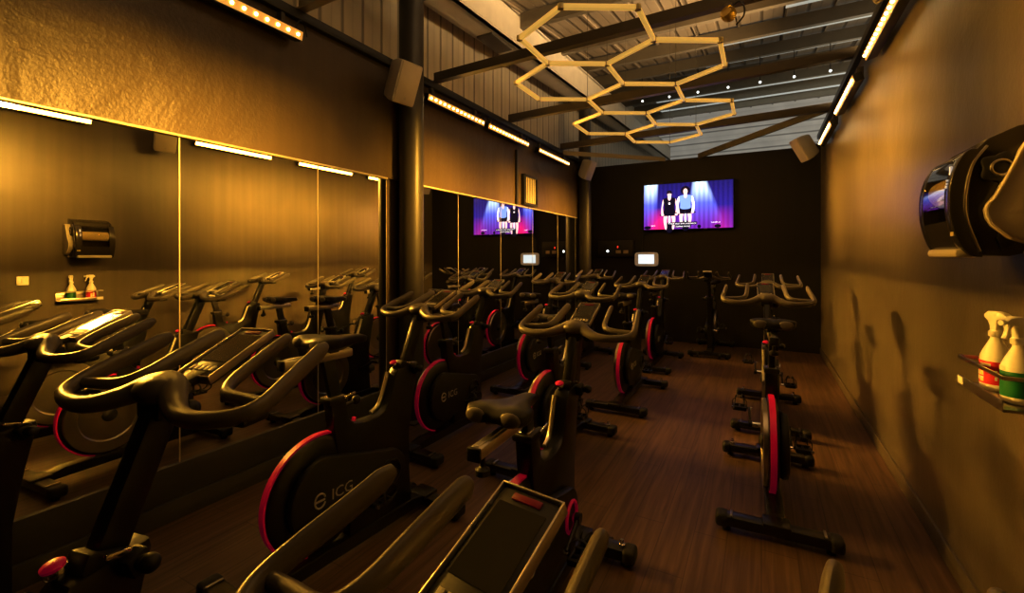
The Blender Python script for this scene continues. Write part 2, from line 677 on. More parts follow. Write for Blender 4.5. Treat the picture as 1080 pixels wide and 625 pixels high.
# bright metal edge over the mirrors, rails on top of the partitions
g = G(); g.box((NL + .004, (TR + 3.05) / 2, M_TOP + .008), (.018, 3.05 - TR, .016), .003)
g.box((NL + .004, (3.22 + 7.85) / 2, M_TOP + .008), (.018, 7.85 - 3.22, .016), .003)
struct('trim_1', g, M['gap'])
g = G(); g.box((NL - .03, (TB + TR) / 2, PH + .035), (.16, TB - TR, .07), .006); struct('trim_2', g, M['led_body'])
g = G(); g.box((NR + .03, (TB + TR) / 2, PH + .13), (.16, TB - TR, .07), .006); struct('trim_3', g, M['led_body'])

# roof and cladding of the hall the room stands in
RZ = lambda y: 3.95 + .146 * y
y0, y1, x0, x1 = -2.2, 17.0, -3.6, 7.0
g = G(); g.add([(x0, y0, RZ(y0)), (x1, y0, RZ(y0)), (x1, y1, RZ(y1)), (x0, y1, RZ(y1)),
                (x0, y0, RZ(y0) + .05), (x1, y0, RZ(y0) + .05), (x1, y1, RZ(y1) + .05), (x0, y1, RZ(y1) + .05)],
               [[0, 1, 2, 3], [7, 6, 5, 4], [0, 4, 5, 1], [1, 5, 6, 2], [2, 6, 7, 3], [3, 7, 4, 0]])
# raised ribs running up the slope
x = x0 + .2
while x < x1:
    a, b = Vector((x, y0, RZ(y0) - .012)), Vector((x, y1, RZ(y1) - .012))
    g.bar(a, b, .035, .03)
    x += .62
struct('ceiling', g, M['roof'])
g = G(); g.box((-3.36, 7.4, 3.6), (.06, 19.4, 7.2)); struct('wall_outer', g, M['clad'])
g = G(); g.box((1.7, 17.0, 3.3), (10.6, .08, 6.6)); struct('wall_hall', g, M['clad_far'])

# eave beam
t = thing('eave_beam', 'long beige steel eave beam above the ribbed cladding', 'beam', (-2.95, 7, 4.1))
g = G()
def eb(y): return 3.92 + .055 * y
for (xa, xb, za, zb) in ((-.14, .16, 0, .05), (.11, .16, 0, .46), (-.14, .16, .44, .49), (-.14, -.09, 0, .46)):
    ya, yb = -9.0, 9.6
    vs = []
    for yy in (ya, yb):
        zz = eb(yy + 7) - 4.1
        vs += [(xa, yy, zz + za), (xb, yy, zz + za), (xb, yy, zz + zb), (xa, yy, zz + zb)]
    g.add(vs, [[0, 1, 2, 3], [7, 6, 5, 4], [0, 4, 5, 1], [1, 5, 6, 2], [2, 6, 7, 3], [3, 7, 4, 0]])
obj('beam_casing', g, M['beam'], t)
g = G(); g.box((.02, -7 + 4.9, eb(4.9) - 4.1 - .02), (.22, .5, .03), .004)
obj('bracket_plate', g, M['dark_steel'], t)

# purlins under the roof sheets
names = ['nearest', 'second', 'third', 'fourth', 'fifth', 'sixth', 'seventh', 'eighth']
for i, y in enumerate((5.35, 6.75, 8.0, 9.3, 10.7, 12.1, 13.6, 15.2)):
    g = G()
    z = RZ(y)
    prof = [(-.04, 0), (.04, 0), (.04, -.012), (-.028, -.012), (-.028, -.19), (.04, -.19), (.04, -.20), (-.04, -.20)]
    g.prism([(y + p[0], z - .03 + p[1]) for p in prof], -3.3, 6.9)
    tag(obj('roof_purlin', g, M['purlin']), f'{names[i]} grey steel purlin crossing under the ribbed roof', 'purlin', 'purlins under the roof sheets')

# sky-lit translucent strips in the roof
for i, (y, xa, xb, wd) in enumerate(((7.4, .3, 3.6, .10), (8.75, -.6, 3.9, .06), (10.1, -1.0, 4.6, .07), (11.5, -2.4, 5.5, .12), (13.0, -2.6, 6.0, .35), (14.6, -2.8, 6.2, .5))):
    g = G()
    z = RZ(y) - .045
    g.add([(xa, y - wd, z - .146 * wd), (xb, y - wd, z - .146 * wd), (xb, y + wd, z + .146 * wd), (xa, y + wd, z + .146 * wd)], [[0, 1, 2, 3]])
    tag(obj('skylight_strip', g, emit_mat('daylit_roof_panel_%d' % i, (.80, .86, .82), .30 if i < 3 else .42)),
        f'{names[i]} pale daylight strip between roof purlins', 'skylight', 'daylight strips in the roof')


# --------------------------------------------------------------------------
# columns, ties, braces
# --------------------------------------------------------------------------
def column(y, lab, top):
    t = thing('steel_column', lab, 'column', (-2.835, y, 0))
    g = G(); g.cyl((0, 0, 0), (0, 0, top), .112, 40); obj('shaft', g, M['column'], t)
    g = G(); g.box((0.0, 0, top + .012), (.40, .40, .03), .004); obj('cap_plate', g, M['dark_steel'], t)
    g = G(); g.box((0.02, 0, .008), (.27, .28, .016), .003); obj('base_plate', g, M['dark_steel'], t)
column(3.24, 'nearer round black steel column splitting the mirror wall', 3.96)
column(7.95, 'far round black steel column in the mirror wall corner', 4.24)

TIES = [(2.15, 'khaki roof tie bar starting beside the nearest left lamp', 'tie_l'),
        (3.70, 'dark roof tie beam carrying the round brass lamp', 'tie'),
        (5.26, 'dark roof tie bar passing over the middle hexagons', 'tie'),
        (7.03, 'dark roof tie bar passing beyond the farthest hexagons', 'tie')]
for y, lab, mm in TIES:
    g = G()
    g.bar((NL + .02, y, PH + .075), (NR + .02, y, PH + .16), .07, .012)
    g.bar((NL + .02, y, PH + .12), (NR + .02, y, PH + .205), .012, .10)
    tag(obj('tie_bar', g, M[mm]), lab, 'tie bar', 'roof tie bars across the room')
g = G(); g.bar((NL, 7.06, PH + .03), (-1.5, TB, PH + .02), .012, .07)
tag(obj('corner_brace', g, M['tie_l']), 'khaki diagonal brace above the far left corner', 'brace', 'diagonal corner braces')
g = G(); g.bar((NR, 7.13, PH + .22), (-.95, TB + .02, PH + .02), .03, .09)
tag(obj('corner_brace', g, M['tie']), 'dark diagonal brace above the far right corner', 'brace', 'diagonal corner braces')

# round brass lamp clamped on the second tie
t = thing('spot_lamp', 'round brass spot lamp clamped to the dark tie beam', 'lamp', (-.21, 3.66, 3.26))
g = G()
Mx = Matrix.Translation((0, -.05, -.02)) @ Euler((R(70), R(0), R(-25))).to_matrix().to_4x4()
g.lathe([(.008, -.055), (.032, -.052), (.047, -.032), (.052, 0), (.049, .02), (.043, .03), (.032, .02)], Mx)
obj('lamp_head', g, mat('brass_lamp_metal', (.50, .36, .10), .45, .7), t)
g = G(); g.tube(smooth_path([(.0, -.01, .0), (.06, -.01, .07), (.10, -.03, .02), (.10, -.03, -.05), (.05, -.02, -.10)]), .006, 8)
obj('power_cable', g, M['cable'], t)
g = G(); g.box((0, .0, .02), (.05, .06, .10), .006); obj('clamp', g, M['dark_steel'], t)

# --------------------------------------------------------------------------
# mirrors
# --------------------------------------------------------------------------
cuts = [(-1.45, -.5, 'frameless wall mirror pane at the left frame edge, mostly outside the photo'),
        (-.5, .45, 'frameless wall mirror pane beside the leftmost bike'),
        (.45, 1.39, 'frameless wall mirror pane reflecting the towel dispenser'),
        (1.39, 2.33, 'frameless wall mirror pane, second before the near column'),
        (2.33, 3.05, 'frameless wall mirror pane ending at the near column'),
        (3.22, 4.16, 'frameless wall mirror pane just past the near column'),
        (4.16, 5.10, 'frameless wall mirror pane left of the reflected television'),
        (5.10, 6.04, 'frameless wall mirror pane reflecting the television'),
        (6.04, 6.98, 'frameless wall mirror pane below the framed wall vent, right of the reflected tablet'),
        (6.98, 7.80, 'farthest frameless wall mirror pane by the far column')]
for a, b, lab in cuts:
    t = thing('wall_mirror', lab, 'mirror', (NL, (a + b) / 2, M_BOT), 0, 'mirror panes along the left wall')
    t.rotation_euler = (0, R(-.12), 0)
    w = b - a
    h = M_TOP - M_BOT
    g = G(); g.box((-.008, 0, h / 2), (.008, w - .006, h)); obj('mirror_glass', g, M['mirror'], t)
    g = G(); g.box((-.006, w / 2 - .001, h / 2), (.008, .006, h)); obj('edge_strip', g, M['gap'], t)

# --------------------------------------------------------------------------
# lamps
# --------------------------------------------------------------------------
def led_bar(ya, yb, side, lab, power):
    """side -1: on the left partition, +1: on the right"""
    L = yb - ya
    x = NL + .075 if side < 0 else NR - .07
    z = 3.06 if side < 0 else 3.04
    t = thing('led_lamp_bar', lab, 'lamp', (x, (ya + yb) / 2, z), 0, 'amber LED lamp bars along the partitions')
    d = -side                                                # beam direction along x
    tl = R(12.5) if side < 0 else R(17.5)
    dv = Vector((d * math.cos(tl), 0, -math.sin(tl)))     # beam
    uv = Vector((d * math.sin(tl), 0, math.cos(tl)))
    g = G()
    c = Vector((0, 0, 0))
    a = c + Vector((0, -L / 2, 0)); b = c + Vector((0, L / 2, 0))
    g.bar(a, b, .07, .075, up=uv, bev=.006)
    obj('housing', g, M['led_body'], t)
    g = G(); g.bar(a + dv * .036, b + dv * .036, .004, .058, up=uv)
    obj('lens_strip', g, M['led_face'], t)
    n = 14
    for k in range(n):
        p = a + Vector((0, L * (k + .5) / n, 0)) + dv * .043
        g = G(); g.ball(p, .011, 8); obj('diode', g, M['led'], t)
    for s in (-1, 1):
        g = G(); g.box((-d * .03, s * (L / 2 - .12), .07), (.05, .03, .10), .004); obj('mounting_bracket', g, M['dark_steel'], t)
    g = G(); g.tube(smooth_path([(0, L / 2 - .03, .03), (.01, L / 2 - .01, .10), (-d * .02, L / 2 + .05, .12), (-d * .05, L / 2 + .10, .05)]), .005, 6)
    obj('power_cable', g, M['cable'], t)
    la = bpy.data.lights.new('led_lamp', 'AREA')
    la.shape = 'RECTANGLE'
    la.size = L
    la.size_y = .05
    la.energy = power
    la.color = AMBER
    la.spread = R(29)
    lo = bpy.data.objects.new('led_lamp', la)
    COL.objects.link(lo)
    lo.parent = t
    lo.location = dv * .0385
    zv = -dv
    xv = Vector((0, 1, 0))
    yv = zv.cross(xv)
    lo.rotation_euler = Matrix((xv, yv, zv)).transposed().to_euler()
    # the wide, weaker part of the lens beam
    lb = la.copy()
    lb.energy = power * (.62 if side < 0 else .085)
    lb.spread = R(125)
    l2 = bpy.data.objects.new('led_lamp_spill', lb)
    COL.objects.link(l2)
    l2.parent = t
    l2.location = dv * .0395
    l2.rotation_euler = lo.rotation_euler
    return t

P = 20
led_bar(1.05, 2.11, -1, 'amber LED bar on the left partition nearest the camera', P * .8)
led_bar(3.50, 4.52, -1, 'amber LED bar on the left partition just past the near column', P * 1.3)
led_bar(4.62, 5.68, -1, 'amber LED bar, second past the near column on the left partition', P * 1.3)
led_bar(6.02, 7.20, -1, 'farthest amber LED bar on the left partition', P * 1.3)
led_bar(.80, 2.22, 1, 'amber LED bar above the towel dispenser, seen only in the mirror', P * 1.7)
led_bar(3.30, 4.37, 1, 'amber LED bar on the right wall, nearest and highest in view', P * 1.75)
led_bar(4.85, 5.95, 1, 'middle amber LED bar high on the right wall', P * 1.85)
led_bar(6.35, 7.45, 1, 'farthest amber LED bar high on the right wall', P * 1.8)


# --------------------------------------------------------------------------
# speakers
# --------------------------------------------------------------------------
def speaker(loc, yaw, pitch, lab, s=1.0, back=(0, .2, 0)):
    t = thing('wall_speaker', lab, 'speaker', loc, yaw, 'wall speakers')
    E = Euler((pitch, 0, 0)).to_matrix().to_4x4()
    # faces local -y
    g = G()
    rings = []
    for y, w, h in ((-.085, .100, .155), (-.02, .100, .155), (.06, .085, .135), (.085, .07, .12)):
        ring = []
        for k in range(24):
            a = 2 * math.pi * k / 24
            ca, sa = math.cos(a), math.sin(a)
            e = .14
            ring.append(E @ Vector((s * w * math.copysign(abs(ca) ** e, ca), s * y, s * h * math.copysign(abs(sa) ** e, sa))))
        rings.append(ring)
    g.loft(rings)
    obj('cabinet', g, M['spk'], t)
    g = G()
    bm = bmesh.new(); bmesh.ops.create_cube(bm, size=1)
    for v in bm.verts: v.co = Vector((v.co.x * .18 * s, v.co.y * .012 * s, v.co.z * .29 * s))
    bmesh.ops.bevel(bm, geom=list(bm.edges), offset=.005, segments=2, profile=.5, affect='EDGES')
    g.from_bm(bm, E @ Matrix.Translation((0, -.088 * s, 0)))
    gr = obj('grille', g, M['spk_g'], t)
    g = G(); g.from_bm((lambda b_: (bmesh.ops.create_cube(b_, size=.02 * s), b_)[1])(bmesh.new()), E @ Matrix.Translation((0, -.092 * s, -.11 * s)) @ Matrix.Diagonal((.8, .3, 1, 1)))
    obj('badge', g, M['silver'], gr)
    g = G(); g.cyl(E @ Vector((0, .07 * s, 0)), back, .018, 12); g.ball(E @ Vector((0, .085 * s, 0)), .03)
    obj('wall_bracket', g, M['led_body'], t)

speaker((-2.72, 2.98, 3.00), R(80), R(24), 'grey box speaker on the near round column', 1.12, (0, .14, .02))
speaker((-2.72, 7.72, 3.04), R(78), R(24), 'grey box speaker on the far left column', 1.1, (0, .2, .02))
speaker((.56, 2.88, 3.00), R(-75), R(26), 'grey box speaker above the towel dispenser, seen only in the mirror', 1.12, (0, .24, .02))
speaker((.56, 7.85, 3.08), R(-68), R(30), 'grey box speaker below the far end of the right lamps', 1.15, (0, .28, .02))

# --------------------------------------------------------------------------
# hexagon lamp frame
# --------------------------------------------------------------------------
K = 1.60
HZ = 1.5 + K
hs = .31 * K
hx = hs * math.sqrt(3) / 2
C0 = (-.705 * K, 2.005 * K)
cents = [(0, 0), (1, 1), (-1, 1), (0, 2), (1, 3), (-1, 3), (0, 4)]
t = thing('hexagon_lamp_frame', 'cream honeycomb lamp frame of seven hexagons hanging below roof', 'ceiling lamp', (C0[0], C0[1], HZ))
edges, nodes = {}, {}
for cx, cy in cents:
    pc = Vector((cx * hx, cy * hs * 1.5, 0))
    vs = []
    for k in range(6):
        a = R(30 + 60 * k)
        p = pc + Vector((math.cos(a) * hs, math.sin(a) * hs, 0))
        key = (round(p.x, 2), round(p.y, 2))
        nodes.setdefault(key, p)
        vs.append(key)
    for k in range(6):
        edges[tuple(sorted((vs[k], vs[(k + 1) % 6])))] = 1
for a, b in edges:
    pa, pb = nodes[a], nodes[b]
    d = (pb - pa).normalized() * .012
    g = G(); g.bar(pa + d, pb - d, .031, .035, bev=.006); obj('light_tube', g, M['hex'], t)
for k in nodes.values():
    g = G(); g.cyl(k + Vector((0, 0, -.017)), k + Vector((0, 0, .017)), .022, 12); obj('joint', g, M['hexj'], t)
for kx in ((-1, 1), (1, 1), (-1, 3), (1, 3), (0, 0), (0, 4)):
    p = Vector((kx[0] * hx, kx[1] * hs * 1.5 + hs, 0))
    zt = (PH + .108 - HZ) if kx == (0, 0) else RZ(C0[1] + p.y) - HZ - .04
    g = G(); g.cyl(p, p + Vector((0, 0, zt)), .0022, 6); obj('suspension_wire', g, M['dark_steel'], t)

# row of small bare bulbs beyond the far wall
for i in range(10):
    x = -2.1 + i * .52
    t = thing('hanging_bulb', 'tiny white bulb in the row hung from the far roof', 'lamp', (x, 9.3, 4.62), 0, 'row of small white bulbs under the far roof')
    g = G(); g.ball((0, 0, 0), .022, 10); obj('bulb', g, M['bulb'] if 'bulb' in M else M.setdefault('bulb', emit_mat('white_bulb_glass', (.95, 1, .95), 2.2)), t)
    g = G(); g.cyl((0, 0, .02), (0, 0, RZ(9.3) - 4.62 - .02), .006, 6); obj('flex', g, M['cable'], t)

# --------------------------------------------------------------------------
# wall vent and conduit on the left partition
# --------------------------------------------------------------------------
t = thing('wall_vent', 'small framed louvre vent on left partition above the reflected television', 'vent', (NL, 5.87, 2.44))
g = G()
for s in (-1, 1):
    g.box((.03, s * .20, 0), (.06, .035, .43), .004)
    g.box((.03, 0, s * .20), (.06, .43, .035), .004)
obj('frame', g, M['led_body'], t)
g = G(); g.box((.012, 0, 0), (.02, .37, .37)); obj('back_panel', g, M['skirt'], t)
for k in range(7):
    g = G(); g.box((.035, -.156 + k * .052, 0), (.014, .020, .365), .003, rot=(0, 0, R(25))); obj('louvre', g, M['paper'], t)
g = G(); g.box((NL + .015, 5.50, 2.58), (.03, .045, .75), .004)
tag(obj('conduit', g, M['led_body']), 'black vertical cable conduit left of the framed wall vent', 'conduit')

# --------------------------------------------------------------------------
# television
# --------------------------------------------------------------------------
t = thing('television', 'large wall television showing two cyclists on a blue stage', 'television', (-1.13, TB - .06, 2.372))
g = G(); g.box((0, .02, 0), (1.478, .05, .826), .008); obj('casing', g, M['bezel'], t)
g = G(); g.box((0, -.007, 0), (1.446, .006, .794)); scr = obj('screen', g, M['scr'], t)
SK = emit_mat('screen_skin', (.95, .62, .62), 1.5)
DK = emit_mat('screen_dark', (.006, .005, .04), .5)
WH = emit_mat('screen_white', (1, .95, 1), 1.8)
BL = emit_mat('screen_blue_shirt', (.22, .36, .85), 1.5)
HR = emit_mat('screen_hair', (.012, .008, .05), .5)


def blob(g, pts, y, mi):
    g.cur = mi
    p = smooth_path([(a, b, 0) for a, b in pts], sub=4, closed=True)
    n = len(p)
    c = sum(p, Vector()) / n
    g.add([(c.x, y, c.y)] + [(q.x, y, q.y) for q in p], [[0, 1 + k, 1 + (k + 1) % n] for k in range(n)])


def ell(g, cx, cz, rx, rz, y, mi):
    blob(g, [(cx + rx * math.cos(2 * math.pi * k / 8), cz + rz * math.sin(2 * math.pi * k / 8)) for k in range(8)], y, mi)


def cyclist(ox, oz, top, hair, wide):
    g = G()
    y = -.0115
    # wheel and bike, legs, shorts, torso, arms, neck, head
    ell(g, ox - .0, oz - .40, .06, .10, y, 1)
    for s in (-1, 1):
        blob(g, [(ox + s * .03, oz - .16), (ox + s * .085, oz - .15), (ox + s * .10, oz - .27), (ox + s * .075, oz - .42), (ox + s * .045, oz - .42), (ox + s * .045, oz - .28)], y - .0004, 0)
    blob(g, [(ox - .012, oz - .10), (ox + .012, oz - .10), (ox + .016, oz - .32), (ox - .016, oz - .32)], y - .0006, 3)
    blob(g, [(ox - .10, oz - .10), (ox + .10, oz - .10), (ox + .095, oz - .19), (ox, oz - .16), (ox - .095, oz - .19)], y - .0008, 1)
    for s in (-1, 1):
        blob(g, [(ox + s * .085, oz + .10), (ox + s * .125 * wide, oz + .08), (ox + s * .15 * wide, oz - .05), (ox + s * .135, oz - .17), (ox + s * .10, oz - .17), (ox + s * .11, oz - .04)], y - .0010, 0 if top == 1 else 3)
        ell(g, ox + s * .115, oz - .175, .025, .02, y - .0014, 0)
    blob(g, [(ox - .10, oz + .10), (ox - .035, oz + .125), (ox + .035, oz + .125), (ox + .10, oz + .10), (ox + .085, oz - .02), (ox + .075, oz - .11), (ox - .075, oz - .11), (ox - .085, oz - .02)], y - .0012, top)
    blob(g, [(ox - .022, oz + .17), (ox + .022, oz + .17), (ox + .025, oz + .10), (ox, oz + .07), (ox - .025, oz + .10)], y - .0014, 0)
    if hair == 'big':
        ell(g, ox, oz + .205, .075, .075, y - .0013, 4)
    ell(g, ox, oz + .185, .036, .052, y - .0016, 0)
    if hair == 'cap':
        blob(g, [(ox - .04, oz + .19), (ox - .035, oz + .235), (ox, oz + .25), (ox + .035, oz + .235), (ox + .04, oz + .19), (ox, oz + .20)], y - .0018, 1)
    for s in (-1, 1):
        ell(g, ox + s * .013, oz + .19, .006, .005, y - .002, 4)
    ell(g, ox, oz + .163, .012, .004, y - .002, 4)
    if top == 1:
        g.cur = 3
        g.add([(ox - .015, y - .002, oz + .035), (ox + .015, y - .002, oz + .035), (ox + .015, y - .002, oz + .005), (ox - .015, y - .002, oz + .005)], [[0, 1, 2, 3]])
    # handlebar
    g.cur = 1
    blob(g, [(ox - .14, oz - .165), (ox + .14, oz - .165), (ox + .13, oz - .195), (ox - .13, oz - .195)], y - .0013, 1)
    return g
obj('cyclist_picture', cyclist(-.285, .03, 1, 'cap', .9), SK, scr, 'pictured cyclist in a dark sleeveless top and cap', mats=[SK, DK, BL, WH, HR])
obj('cyclist_picture', cyclist(-.02, .06, 2, 'big', 1.0), SK, scr, 'pictured cyclist with big dark hair and blue shirt', mats=[SK, DK, BL, WH, HR])
g = G()
g.box((-.06, -.0118, -.305), (.46, .001, .05)); g.box((-.06, -.0118, -.352), (.26, .001, .045))
cap = obj('caption_box', g, DK, scr)
for s, x, z, sz in (('Find your own resistance', -.06, -.305, .042), ('(upbeat music)', -.06, -.352, .040), ('WYD', -.56, -.335, .03), ('Lesmills.co', .46, -.30, .032)):
    vs, fs = text_geo(s, sz)
    g = G(); g.add([(x + v.x, -.0135 - v.z, z + v.y) for v in vs], fs); obj('caption_lettering', g, WH, scr)
# dark heads of the audience along the lower edge of the picture
for x, w in ((-.66, .06), (.49, .05), (-.27, .07), (.2, .03)):
    g = G(); ell(g, x, -.365, w, .03, -.0114, 0); obj('audience_head_picture', g, DK, scr, mats=[DK])
g = G(); g.box((.3, -.004, -.405), (.05, .01, .008)); obj('logo_tab', g, M['silver'], t)
# cable below the television
g = G(); g.tube(smooth_path([(-1.70, TB - .013, 1.94), (-1.86, TB - .02, 1.90), (-1.90, TB - .02, 1.75), (-1.90, TB - .02, 1.5)]), .012, 8)
tag(obj('television_cable', g, M['cable']), 'black cable running down the far wall from the television', 'cable')

# tablet screen on the far wall
t = thing('wall_tablet', 'small glowing white tablet in a pale frame on the far wall', 'tablet', (-1.80, TB - .12, 1.445))
g = G()
rings = []
for y, sc in ((.03, .9), (.012, 1.0), (-.012, 1.0), (-.02, .96)):
    ring = []
    for k in range(32):
        a = 2 * math.pi * k / 32
        ca, sa = math.cos(a), math.sin(a)
        ring.append(Vector((.205 * sc * math.copysign(abs(ca) ** .3, ca), y, .125 * sc * math.copysign(abs(sa) ** .3, sa))))
    rings.append(ring)
g.loft(rings); obj('casing', g, mat('pale_tablet_plastic', (.62, .55, .45), .5, emit=(.6, .45, .3), estr=.15), t)  # casing glow added in place of lamplight on the frame
g = G(); g.box((.0, -.021, .002), (.275, .004, .165)); obj('screen', g, emit_mat('tablet_glow', (.80, .92, 1.0), 1.0), t)
g = G(); g.cyl((0, .02, 0), (0, .119, -.02), .025, 12); obj('wall_arm', g, M['led_body'], t)

# sound control panel
t = thing('control_panel', 'black sound control panel with white light on the far wall', 'control panel', (-2.38, TB + .004, 1.64))
g = G(); g.box((0, -.04, 0), (.66, .08, .30), .008); obj('panel_body', g, mat('dark_panel_metal', (.03, .026, .022), .45), t)
g = G(); g.ball((-.14, -.083, -.045), .020, 10, (1, .5, 1)); obj('indicator_light', g, emit_mat('white_indicator', (.9, .97, 1), 6), t)
g = G(); g.box((.05, -.083, .03), (.02, .006, .035), .002); obj('indicator_light', g, emit_mat('red_indicator', (1, .05, .02), 1.5), t, 'red indicator light')
for dx in (.06, .20):
    g = G(); g.box((dx, -.084, -.06), (.09, .01, .06), .004); obj('button', g, M['tan'], t)

# --------------------------------------------------------------------------
# right wall: towel dispenser, shelf, bottles, switch
# --------------------------------------------------------------------------
t = thing('paper_towel_dispenser', 'glossy black paper towel dispenser with cream slot on right wall', 'towel dispenser', (NR, 2.215, 1.50))
# outline in (depth, height), extruded along the wall; depth runs into the room
D = lambda d, z: (-d, z)
side = [(0, .03), (.10, .0), (.175, .005), (.19, .03), (.205, .12), (.208, .20), (.20, .29), (.185, .345), (.15, .385), (.08, .418), (0, .43)]
core = [(0, .03), (.10, 0), (.15, .003), (.15, .385), (.08, .418), (0, .43)]
g = G(); g.prism([D(a, b) for a, b in core], -.160, .160, .004, axis='y')
g.prism([D(a, b) for a, b in side], -.165, -.150, .004, axis='y')
g.prism([D(a, b) for a, b in side], .150, .165, .004, axis='y')
body = obj('casing', g, M['disp'], t)
g = G(); g.tube([(-.178, -.13, .235), (-.178, .13, .235)], .050, 32); obj('paper_roll', g, M['paper'], t, 'cream paper roll behind the window')
# front panel: a shell that follows the front edge and wraps the corners
def curve_(o_):
    return [(p.x, p.y) for p in smooth_path([(a, b, 0) for a, b in o_], sub=4)]
outer = curve_([(.160, .350), (.198, .352), (.226, .31), (.242, .25), (.2465, .19), (.242, .12), (.222, .045), (.195, .004), (.165, -.003)])
fo = outer + [(.165, .01), (.18, .04), (.198, .13), (.198, .20), (.188, .30)]
fl_ = curve_([(.242, .12), (.222, .045), (.195, .004), (.165, -.003)]) + [(.165, .01), (.195, .04), (.222, .12)]
fu = [(.160, .350), (.198, .352), (.205, .345), (.19, .325)]
g = G()
g.prism([D(a, b) for a, b in fo], -.170, -.118, .003, axis='y')
g.prism([D(a, b) for a, b in fo], .118, .170, .003, axis='y')
g.prism([D(a, b) for a, b in fl_], -.118, .118, 0, axis='y')
g.prism([D(a, b) for a, b in fu], -.118, .118, 0, axis='y')
obj('front_panel', g, M['disp'], t)
g = G(); g.tube(smooth_path([(-.155, -.172, .36), (-.19, -.1725, .30), (-.207, -.1725, .2), (-.203, -.1725, .12), (-.172, -.172, .015)]), .004, 8)
obj('seam_strip', g, M['steel_shelf'], t)
# window with the roll behind
wo = curve_([(.205, .345), (.226, .31), (.242, .25), (.2465, .19), (.242, .12)])
g = G(); g.prism([D(a, b) for a, b in wo + [(a - .004, b) for a, b in wo[::-1]]], -.118, .118, 0, axis='y')
obj('window', g, M['disp_w'], t, 'smoked clear window')
g = G(); g.box((-.196, 0, .010), (.062, .30, .030), .012); obj('paper_slot', g, M['paper'], t, 'cream paper slot')
# side hub, arm and grey-beige side shell
g = G()
HM = Matrix.Translation((-.125, -.166, .285)) @ Euler((R(90), 0, 0)).to_matrix().to_4x4()
pr = []
for k in range(40):
    a = 2 * math.pi * k / 40
    pr.append((.048 + .006 * math.cos(5 * a)) )
rings = []
for h, sc in ((0, 1.0), (.012, 1.0), (.016, .86)):
    rings.append([HM @ Vector((pr[k] * sc * math.cos(2 * math.pi * k / 40), pr[k] * sc * math.sin(2 * math.pi * k / 40), h)) for k in range(40)])
g.loft(rings); hub = obj('roll_hub', g, M['blk_m'], t)
g = G(); g.tube([HM @ Vector((.024 * math.cos(2 * math.pi * k / 24), .024 * math.sin(2 * math.pi * k / 24), .018)) for k in range(24)], .004, 8, closed=True)
obj('hub_ring', g, M['steel_shelf'], hub)
g = G(); g.prism([D(a, b) for a, b in ((.165, .16), (.10, .175), (.06, .12), (.075, .05), (.12, .02), (.135, .06), (.115, .10), (.13, .14))], -.174, -.164, .002, axis='y')
obj('roll_arm', g, M['blk_m'], t)
g = G()
sh = [(0, .37), (.07, .365), (.082, .343), (.14, .2), (.160, .170), (.166, .150), (.162, .122), (.150, .098), (.112, .057), (.05, .03), (0, .03)]
g.prism([D(a, b) for a, b in sh], -.205, -.160, .012, axis='y'); obj('side_shell', g, M['disp_c'], t, 'grey beige side shell')
g = G(); g.tube(smooth_path([(-.072, -.206, .362), (-.084, -.206, .340), (-.142, -.206, .198), (-.162, -.206, .168), (-.168, -.206, .150), (-.163, -.206, .120), (-.151, -.206, .096), (-.112, -.206, .056)]), .004, 8)
obj('shell_edge', g, M['paper'], t)
g = G(); g.ball((-.06, -.172, .012), .012, 10); obj('screw_cap', g, M['tan'], t)
# markings on the room-facing front
g = G()
for z, w, hh in ((.288, .010, .034), (.258, .005, .006), (.247, .005, .006), (.236, .006, .010)):
    zc = z
    d = .2335 if zc > .27 else (.2425 if zc > .24 else .2445)
    g.box((-d, -.135, zc), (.006, w, hh))
obj('printed_marking', g, mat('white_printed_mark', (.85, .83, .8), .4, emit=(.9, .85, .8), estr=.35), t)  # print given a faint glow of its own
g = G(); g.box((-.2320, -.145, .075), (.004, .03, .014)); obj('small_badge', g, M['lyel'], t)

# shelf
t = thing('bottle_shelf', 'narrow brushed steel shelf with lip holding two spray bottles', 'shelf', (NR, 2.13, 1.02))
g = G(); g.box((-.075, 0, .005), (.15, .36, .01), .002); obj('shelf_tray', g, M['steel_shelf'], t)
g = G(); g.box((-.150, 0, .020), (.004, .36, .034), .001); obj('front_lip', g, M['steel_shelf'], t)
g = G(); g.bar((-.148, .178, .105), (-.148, -.178, .105), .006, .012); g.bar((-.148, .178, .105), (0, .178, .105), .006, .012); g.bar((-.148, -.178, .105), (0, -.178, .105), .006, .012)
obj('guard_rail', g, M['steel_shelf'], t)
g = G(); g.box((-.1525, .150, .022), (.002, .05, .026)); obj('price_sticker', g, M['sticker'], t)
g = G(); g.box((-.004, 0, .045), (.008, .36, .09), .002); obj('back_plate', g, M['steel_shelf'], t)


